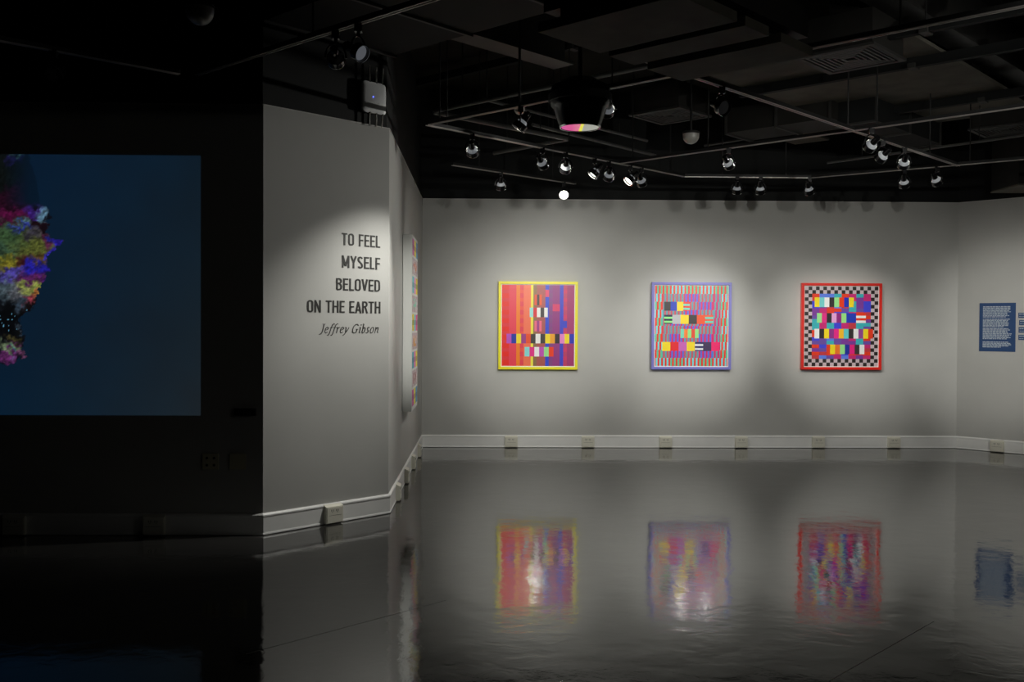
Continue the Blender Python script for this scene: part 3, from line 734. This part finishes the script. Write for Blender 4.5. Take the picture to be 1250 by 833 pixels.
# ------------------------------------------------ lamps
LG = 'gimbal track spotlights'
def lamp(att, target, label, power=0, size=34, blend=1.0, R=.054, drop=.135, lit=None, rad=.04, dim=False, col=LAMP_COL):  # dim: lamp is off, its lens only gets a painted glow
    att = Vector(att); best = None
    for p, q in TRK:                                   # clip the lamp onto the nearest track
        k = max(0, min(1, (att-p).dot(q-p)/(q-p).length_squared)); c = p.lerp(q, k)
        if best is None or (c-att).length < (best-att).length: best = c
    if (best-att).length < .45: att = best
    if lit is None: lit = power > 0
    o = empty('track_spotlight', att); tag(o, label, 'spotlight', LG)
    obj('track_adapter', box(-.021, .021, -.021, .021, -.045, .006, bev=.003), M['black'], o)
    piv = Vector((0, 0, -drop))
    d = (Vector(target)-(att+piv)).normalized()
    hz = Vector((d.x, d.y, 0)); hz = hz.normalized() if hz.length > 1e-4 else Vector((0, 1, 0))
    side = Vector((0, 0, 1)).cross(hz).normalized()
    ry = R+.010
    pts = [piv + side*(ry*math.sin(a_)) + Vector((0, 0, 1))*(.085*math.cos(a_)) for a_ in [math.radians(-90+180*k/16) for k in range(17)]]
    bm = bmesh.new(); add_tube(bm, pts, .0055, 8); obj('yoke', bm, M['black'], o, smooth=True)
    obj('pivot', tube([Vector((0, 0, -.045)), Vector((0, 0, -drop+.083))], .010, 10), M['black'], o)
    # head: z axis looks along d
    rot = d.to_track_quat('Z', 'Y').to_matrix().to_4x4(); rot.translation = piv
    rg = obj('ring_shade', lathe([(R*.90, -.012), (R, -.012), (R, .030), (R*1.03, .034), (R*.97, .034), (R*.90, .026), (R*.90, -.012)], 28, rot), M['black'], o, smooth=True)
    obj('rim', lathe([(R*1.035, .0325), (R*1.05, .035), (R*1.035, .0375), (R*.99, .0375), (R*.99, .0345)], 28, rot), M['chrome'], rg, smooth=True)
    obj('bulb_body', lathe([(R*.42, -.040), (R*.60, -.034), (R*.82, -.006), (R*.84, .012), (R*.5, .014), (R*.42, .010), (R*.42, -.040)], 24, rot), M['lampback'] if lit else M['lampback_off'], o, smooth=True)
    obj('bulb_cap', lathe([(0, -.112), (.018, -.112), (.024, -.104), (R*.46, -.075), (R*.50, -.038), (R*.40, -.02), (0, -.02)], 14, rot), M['black'], o, smooth=True)
    obj('lens', lathe([(0, .024), (R*.5, .022), (R*.86, .017), (R*.86, .015), (0, .015)], 24, rot), M['lens'] if lit else (M['lens_off_glow'] if dim else M['lens_off']), o, smooth=True)
    if power > 0:
        ld = bpy.data.lights.new('spot', 'SPOT'); ld.energy = power; ld.color = col; ld.spot_size = math.radians(size); ld.spot_blend = blend; ld.shadow_soft_size = rad
        lo = bpy.data.objects.new('spot_beam', ld); COL.objects.link(lo); lo.parent = o
        lo.location = piv + d*.065; lo.rotation_euler = d.to_track_quat('-Z', 'Y').to_euler()
    return o
yb = 11.95
T1, T2, T3 = Vector((.31, yb, 1.62)), Vector((2.19, 12.0, 1.62)), Vector((4.04, 12.05, 1.62))
TS = Vector((-.95, 9.4, 1.55)); TR = Vector((6.0, 11.6, 1.7))
W1 = 11.95
T1, T2, T3 = Vector((.28, W1, 1.36)), Vector((2.19, 12.0, 1.36)), Vector((4.04, 12.05, 1.36))
# far-left L track (runs towards the far wall)
lamp(TP(572, 165), (-.2, W1, 1.3), 'track spotlight nearest the left L corner on the track towards the far wall', 30, size=90)
lamp(TP(655, 182.5), (1.6, W1, 1.4), 'sideways-tilted spotlight second along the track towards the far wall', 25, size=90)
lamp(TP(684, 188), (.31, W1, 1.5), 'spotlight third along the track towards the far wall, seen from behind', 60, size=70, rad=.03)
lamp(TP(720, 195), (-1.05, 9.35, .7), 'spotlight with its lens tilted down left, thin bright rim, above the yellow-framed print', 35, size=70)
lamp(TP(737, 198.5), (.8, W1, 1.5), 'rear-facing spotlight close right of the thin-rimmed tilted one', 25, size=90)
lamp(TP(761, 204), (-1.0, 9.25, .7), 'spotlight with a glaring slanted lens pointing down left', 35, size=70)
lamp(TP(776.5, 206.5), (2.19, 12.0, 1.5), 'spotlight immediately right of the glaring slanted one, seen from behind', 40, size=70)
# front track
lamp(TP(639, 131), (-1.1, 7.45, 1.42), 'spotlight left of the pendant dome with lens edge lit, aimed at the title wall', 170, size=60)
lamp(TP(741, 109), T1, 'spotlight right behind the pendant dome, pale back showing', 420, size=28)
# lone track
lamp(TP(603, 212.5), (-.1, W1, .9), 'spotlight on the short lone track, left one, pale back showing', 8, size=110)
lamp(TP(684, 223.5), (.25, 5.5, .3), 'brightest spotlight, round lens glaring straight at the viewer above the far wall', 30)
# middle track
lamp(TP(891.5, 182), T3+Vector((-.1, 0, 0)), 'dark spotlight hanging alone under the middle of the branching track', 250, size=31)
lamp(TP(1066, 158), (2.2, 12, 1.36), 'dark left-turned spotlight of the cluster right of the hanging dome', 120, size=32)
lamp(TP(1077, 172), T2, 'second spotlight of the right-hand cluster on the double-railed track', 260, size=32)
lamp(TP(1102, 181), (4.2, 12.05, 1.36), 'lowest spotlight of the right-hand cluster on the double-railed track', 130, size=34)
# row along the far wall
lamp(TP(899, 217), (2.6, 12.0, .9), 'leftmost spotlight of the row close to the far wall', 6, size=110)
lamp(TP(927.5, 217.3), (3.1, 12.0, .9), 'second spotlight of the row close to the far wall', 6, size=110)
lamp(TP(988, 217.5), (4.2, 12.0, .9), 'third spotlight of the row close to the far wall, above the red-framed print', 6, size=110)
lamp(G1+(G2-G1).normalized()*.98, (5.0, 12.05, .9), 'spotlight left on the right-wall track, fourth of the far row', 8, size=110)
lamp(TP(1147, 206.2), (6.05, 11.55, 1.2), 'rightmost spotlight in the photo, on the right-wall track', 25, size=90)
lamp(TP(931, 97), (3.5, 3.0, 1.0), 'unlit spotlight with polished edge half hidden under the black baffle end')
# upper left track
lamp(TP(413, 39), (-1.3, 8.5, 2.2), 'unlit spotlight left on the upper left track, back turned', R=.048, drop=.15)
lamp(TP(440, 30), (1.0, 4.1, 1.7), 'unlit spotlight with its grey round lens, faint glow painted in, on the upper left track', dim=True, R=.048, drop=.15)
lamp(TP(65, 63), (-2.4, 4.0, 1.6), 'barely visible unlit spotlight above the projection')
# unseen lamps and tracks added as fill light, beside and above the viewpoint
track((2.0, 3.3, ZT), (6.4, 3.3, ZT), 'added unseen lighting track over the viewpoint, outside the photograph', (.2, .8))
track((5.5, 8.9, ZT), (5.5, 10.3, ZT), 'short added unseen lighting track beyond the right edge of the photograph', (.2, .8))
lamp((5.5, 9.9, ZT), (-1.02, 7.68, 2.45), 'added unseen spotlight beyond the right edge that washes the title wall', 470, size=25, drop=.24)
lamp((5.2, 3.3, ZT), (1.6, 12, 1.2), 'added unseen fill spotlight over the viewpoint aimed left along the far wall', 215, size=60)
lamp((3.0, 3.3, ZT), (3.6, 12, 1.3), 'added unseen fill spotlight over the viewpoint aimed at the middle of the far wall', 170, size=60)
lamp((5.9, 3.3, ZT), (6.2, 11.4, 1.4), 'added unseen spotlight over the viewpoint aimed at the right wall', 1350, size=20)
lamp((2.2, 3.3, ZT), (-.95, 9.25, 1.5), 'added unseen narrow spotlight over the viewpoint aimed at the tall side wall panel', 800, size=15)

lamp((5.6, 3.3, ZT), (-3.2, 6.85, .8), 'added unseen dim spotlight over the viewpoint grazing the dark projection wall', 12, size=56)

# ================================================================== PENDANT DOME, SENSORS
Pp = on_z(708, 156, 2.80)
o = tag(empty('pendant_dome', Pp), 'large black pendant dome with a pink, yellow and grey glass disc underneath', 'pendant')
rs = Pp.y/FPX
obj('shell', lathe([(0, .32), (.10, .32), (.19, .27), (.205, .22), (.205, .16), (.185, .13), (.175, .12), (.150, .04), (.135, .004), (.126, .0), (.122, .012), (.10, .05), (0, .05)], 40), M['black'], o, smooth=True)
obj('upper_band', lathe([(.206, .165), (.211, .170), (.211, .215), (.206, .22)], 40), M['matte_black'], o, smooth=True)
obj('rim', lathe([(.128, -.002), (.134, -.003), (.139, .006), (.133, .012), (.126, .004)], 40), M['chrome'], o, smooth=True)
def disc_piece(x0, x1, nm, m_):
    bm = bmesh.new(); r_ = .125; xs_ = [x0+(x1-x0)*k/14 for k in range(15)]
    for z_ in (.0015, .008):
        top = [bm.verts.new((x, math.sqrt(max(0, r_*r_-x*x)), z_)) for x in xs_]; bot = [bm.verts.new((x, -math.sqrt(max(0, r_*r_-x*x)), z_)) for x in xs_]
        for k in range(14):
            try: bm.faces.new((bot[k], bot[k+1], top[k+1], top[k]))
            except ValueError: pass
    bmesh.ops.remove_doubles(bm, verts=bm.verts[:], dist=1e-5)
    return obj(nm, bm, m_, o)
disc_piece(-.125, -.001, 'pink_glass', M['gel_pink']); disc_piece(-.001, .020, 'yellow_glass', M['gel_yellow']); disc_piece(.020, .125, 'grey_glass', M['gel_grey'])
obj('suspension', tube([(0, 0, .31), (0, 0, HC-Pp.z)], .016, 10), M['matte_black'], o)

def dome(px, py, z, r_, label, rod=True, tilt=0):
    P = on_z(px, py, z); o = tag(empty('ceiling_dome', P), label, 'ceiling sensor', 'hanging dome sensors')
    obj('collar', lathe([(0, .045), (r_*.8, .045), (r_*1.05, .035), (r_*1.05, .018), (0, .018)], 28), M['matte_black'], o, smooth=True)
    pr = [(r_, .02)]+[(r_*math.cos(a_)*(1), -r_*1.0*math.sin(a_)) for a_ in [math.radians(10*k) for k in range(0, 9)]]+[(0, -r_)]
    obj('dome_cover', lathe(pr, 28), M['dome'], o, smooth=True)
    obj('rod', tube([(0, 0, .04), (0, 0, HC-z)], .011, 8), M['matte_black'], o)
    return o
dome(843.5, 166, 3.30, .078, 'pale half-round dome sensor hanging on a rod above the lilac-framed print')
dome(244, 14, 3.30, .080, 'dim half-round dome sensor at the top of the dark left area')
dome(634, 134, 3.25, .042, 'small pale dome sensor tucked behind the spotlight left of the pendant')

# ================================================================== OVERHEAD: BAFFLE, DUCTS, DIFFUSERS, PIPES, BEAMS
def oriented(P, d):
    x = Vector(d).normalized(); z = Vector((0, 0, 1)); y = z.cross(x); m_ = Matrix((x, y, z)).transposed().to_4x4(); m_.translation = P; return m_
# large black three-board baffle (below the track plane)
zb_ = 2.96
c0 = on_z(656.8, 39.6, zb_); mB = oriented(c0, Adir); mBi = mB.inverted()
def loc(x, y): v = mBi @ on_z(x, y, zb_); return v
e1 = loc(729, 66); e2a, e2b = loc(742.5, 69), loc(777, 79); e3a, e3b = loc(795, 84), loc(835, 99)
Lb = loc(993, 69).x
o = empty('ceiling_baffle'); o.matrix_world = mB
tag(o, 'large black hanging baffle of three broad boards across the upper middle', 'baffle')
for a_, b_ in ((0, e1.y), (e2a.y, e2b.y), (e3a.y, e3b.y)):
    lo_, hi_ = min(a_, b_), max(a_, b_)
    obj('board', box(0, Lb, lo_, hi_, 0, .05, bev=.004), M['duct2'], o)
ylo, yhi = min(0, e3b.y), max(0, e3b.y)
obj('tray', box(.02, Lb-.02, ylo+.02, yhi-.02, .10, .34), M['duct'], o)
bm = bmesh.new()
for xx in (.15, Lb-.15): add_box(bm, xx-.02, xx+.02, ylo+.02, yhi-.02, .048, .102)
obj('cross_bar', bm, M['matte_black'], o)
for xx in (.15, Lb-.15):
    for yy in (ylo+.1, yhi-.1): obj('hanger_rod', tube([(xx, yy, .33), (xx, yy, HC-zb_)], .008, 6), M['matte_black'], o)

def diffuser(px, py, z, s, label, boxh=.28):
    P = on_z(px, py, z); o = empty('air_diffuser'); o.matrix_world = oriented(P, Adir)
    tag(o, label, 'air diffuser', 'ceiling air diffusers')
    obj('plenum', box(-s*.47, s*.47, -s*.47, s*.47, .03, boxh), M['duct'], o)
    bm = bmesh.new()
    def ringf(bm, a_, b_, z0, z1):
        for x0, x1, y0, y1 in ((-a_, a_, b_, a_), (-a_, a_, -a_, -b_), (-a_, -b_, -b_, b_), (b_, a_, -b_, b_)): add_box(bm, x0, x1, y0, y1, z0, z1)
    ringf(bm, s*.5, s*.43, 0, .02); obj('frame', bm, M['beam'], o)
    for k in range(6):
        bm = bmesh.new(); a_ = s*(.40-.062*k); ringf(bm, a_, a_-s*.020, .004, .014); obj('louver', bm, M['pipe'], o)
    obj('neck', box(-.12, .12, -.12, .12, boxh, HC-z), M['duct'], o)
    return o
diffuser(818, 142.5, 3.66, .62, 'square air diffuser with concentric louvers left of the hanging dome sensor')
diffuser(1038, 73.5, 3.53, .62, 'square air diffuser with concentric louvers at the upper right above the red-framed print')
diffuser(1226, 160, 3.55, .56, 'square air diffuser cut by the right edge of the photo')

# ducts
def duct(px, py, z, d, x0, x1, w_, h_, label, nm='air_duct', m_='duct', cat='duct', yo=0):
    P = on_z(px, py, z); r_ = oriented(P, d); P = r_ @ Vector((0, yo, 0)); o = empty(nm); o.matrix_world = oriented(P, d); tag(o, label, cat)
    obj('duct_body', box(x0, x1, 0, w_, 0, h_), M[m_], o)
    n = int((x1-x0)/.9)+1
    for k in range(n+1):
        xx = x0+(x1-x0)*k/n
        if k in (0, n): xx += .02 if k == 0 else -.02
        obj('flange', box(xx-.012, xx+.012, -.018, w_+.018, -.018, h_+.018), M['beam'], o)
    for xx in (x0+(x1-x0)*.25, x0+(x1-x0)*.75): obj('hanger_rod', tube([(xx, w_/2, h_), (xx, w_/2, HC-P.z)], .006, 6), M['matte_black'], o)
    return o
duct(454, 75, 3.55, Adir, .25, 3.6, 1.15, .3, yo=-1.15, label= 'dark rectangular duct running above the corner of the title wall', m_='upper')
duct(1078, 150, 3.5, Bdir, -.2, 1.5, .40, .30, 'dark rectangular duct behind the right-hand lamp cluster', m_='upper')
o = empty('ceiling_panel'); o.matrix_world = oriented(on_z(1131, 40, 3.72), Adir); tag(o, 'broad brown ceiling panel in the upper right corner behind the diffuser', 'ceiling panel')
obj('sheet', box(-1.9, -.1, -.1, 3.4, 0, .03), M['duct2'], o)
for yy in (.8, 2.6): obj('hanger_rod', tube([(-1, yy, .03), (-1, yy, HC-3.72)], .006, 6), M['matte_black'], o)
duct(905, 160, 3.55, Adir, -.2, 1.0, .55, .26, 'short dark duct section right of the hanging dome sensor')
o = tag(empty('wall_cabinet', (5.53, 11.38, 3.06)), 'black box duct over the right wall at the photo edge', 'duct')
obj('casing', box(0, .52, -.62, 0, 0, .78), M['duct'], o)
obj('bottom_lip', box(-.008, .528, -.628, .008, -.014, .004), M['duct2'], o)
obj('stay', tube([(.26, -.3, .78), (.26, -.3, HC-3.06)], .012, 8), M['matte_black'], o)

# steel beams (B direction) and joists (A direction)
def ibeam(P, d, L0, L1, label, w_=.16, h_=.26, nm='steel_beam'):
    o = empty(nm); o.matrix_world = oriented(P, d); tag(o, label, 'beam', 'ceiling beams')
    obj('lower_flange', box(L0, L1, -w_/2, w_/2, 0, .02), M['beam'], o)
    obj('web', box(L0, L1, -.012, .012, .02, h_-.02), M['beam'], o)
    obj('upper_flange', box(L0, L1, -w_/2, w_/2, h_-.02, h_), M['beam'], o)
    return o
ibeam(on_z(1180, 60, HC-.5), Bdir, -2.6, 2.4, 'dark steel beam slanting down through the upper right corner', h_=.5, w_=.24)
ibeam(on_z(480, 20, HC-.5), Bdir, -1.0, 2.0, 'dark steel beam slanting behind the upper left lighting track', h_=.5, w_=.24)
for k, (x, y, l0, l1, lb) in enumerate(((1115, 83, -1.6, 1.6, 'dark ceiling joist just right of the upper right air diffuser'), (1200, 124, -1.6, 1.2, 'dark ceiling joist above the right end of the branching track'),
                          (1130, 40, -1.2, 1.6, 'dark ceiling joist nearest the top right corner'), (700, 60, -2.4, 1.5, 'dark ceiling joist passing above the three-board baffle'))):
    P = on_z(x, y, 3.63) if k < 3 else on_z(x, y, HC-.16); o = empty('joist'); o.matrix_world = oriented(P, Adir); tag(o, lb, 'joist', 'ceiling joists')
    obj('timber', box(l0, l1, -.03, .03, 0, .08), M['upper'], o); obj('hanger_rod', tube([(0, 0, .08), (0, 0, HC-P.z)], .006, 6), M['matte_black'], o); obj('clip', box(-.03, .03, -.06, .06, -.01, .03), M['beam'], o)
# pipes
def pipe(pts, r_, label):
    o = empty('pipe_run', pts[0]); tag(o, label, 'pipe', 'ceiling pipes'); p0 = Vector(pts[0])
    obj('pipe', tube([Vector(p)-p0 for p in pts], r_, 10), M['pipe'], o, smooth=True)
    a_, b_ = Vector(pts[0]), Vector(pts[-1])
    for i in range(len(pts)-1):
        s_, e_ = Vector(pts[i]), Vector(pts[i+1])
        if (e_-s_).length < .5: continue
        for f_ in (.2, .8):
            q_ = s_.lerp(e_, f_)-p0
            obj('clamp', tube([q_, q_+Vector((0, 0, HC-(q_+p0).z))], .005, 6), M['matte_black'], o)
    return o
def PZ(x, y, z=3.42): return on_z(x, y, z)
pipe([PZ(529, 137), PZ(693, 170)-Bdir*.06, PZ(693, 170), PZ(693, 170)-Adir*.06, PZ(603, 187)], .022, 'dull grey pipe bending back on itself above the first lamps')
pipe([PZ(530, 136), PZ(530, 136)+Adir*3.3], .018, 'dull grey pipe running parallel behind the front track')
pipe([PZ(590, 121, 3.6), PZ(790, 172, 3.6)], .016, 'upper thin pipe passing behind the pendant dome')
pipe([PZ(650, 152, 3.5), PZ(800, 190, 3.5)], .018, 'lower thin pipe passing behind the pendant dome')
pipe([PZ(860, 178, 3.6), PZ(1010, 152, 3.6)], .014, 'thin pipe behind the lone middle spotlight')
pipe([PZ(1010, 199, 3.36), PZ(1250, 165, 3.36)], .014, 'thin pipe just over the far row of lamps at the right')
pipe([PZ(1050, 150, 3.6), PZ(1130, 178, 3.6)], .016, 'short thin pipe behind the right-hand lamp cluster')
# brown plates between the ducts
for (x, y, a_, b_, lb) in ((940, 164, .42, .30, 'dull brown ceiling plate left of the diagonal track crossing'), (985, 172, .42, .26, 'dull brown ceiling plate just under the diagonal track crossing'), (1000, 160, .5, .2, 'narrow brown ceiling plate above the diagonal track crossing')):
    P = on_z(x, y, 3.62); o = empty('ceiling_plate'); o.matrix_world = oriented(P, Adir); tag(o, lb, 'ceiling plate', 'brown ceiling plates')
    obj('plate', box(-a_/2, a_/2, -b_/2, b_/2, 0, .03, bev=.004), M['duct2'], o)
    obj('strut', tube([(0, 0, .03), (0, 0, HC-3.62)], .008, 6), M['matte_black'], o)
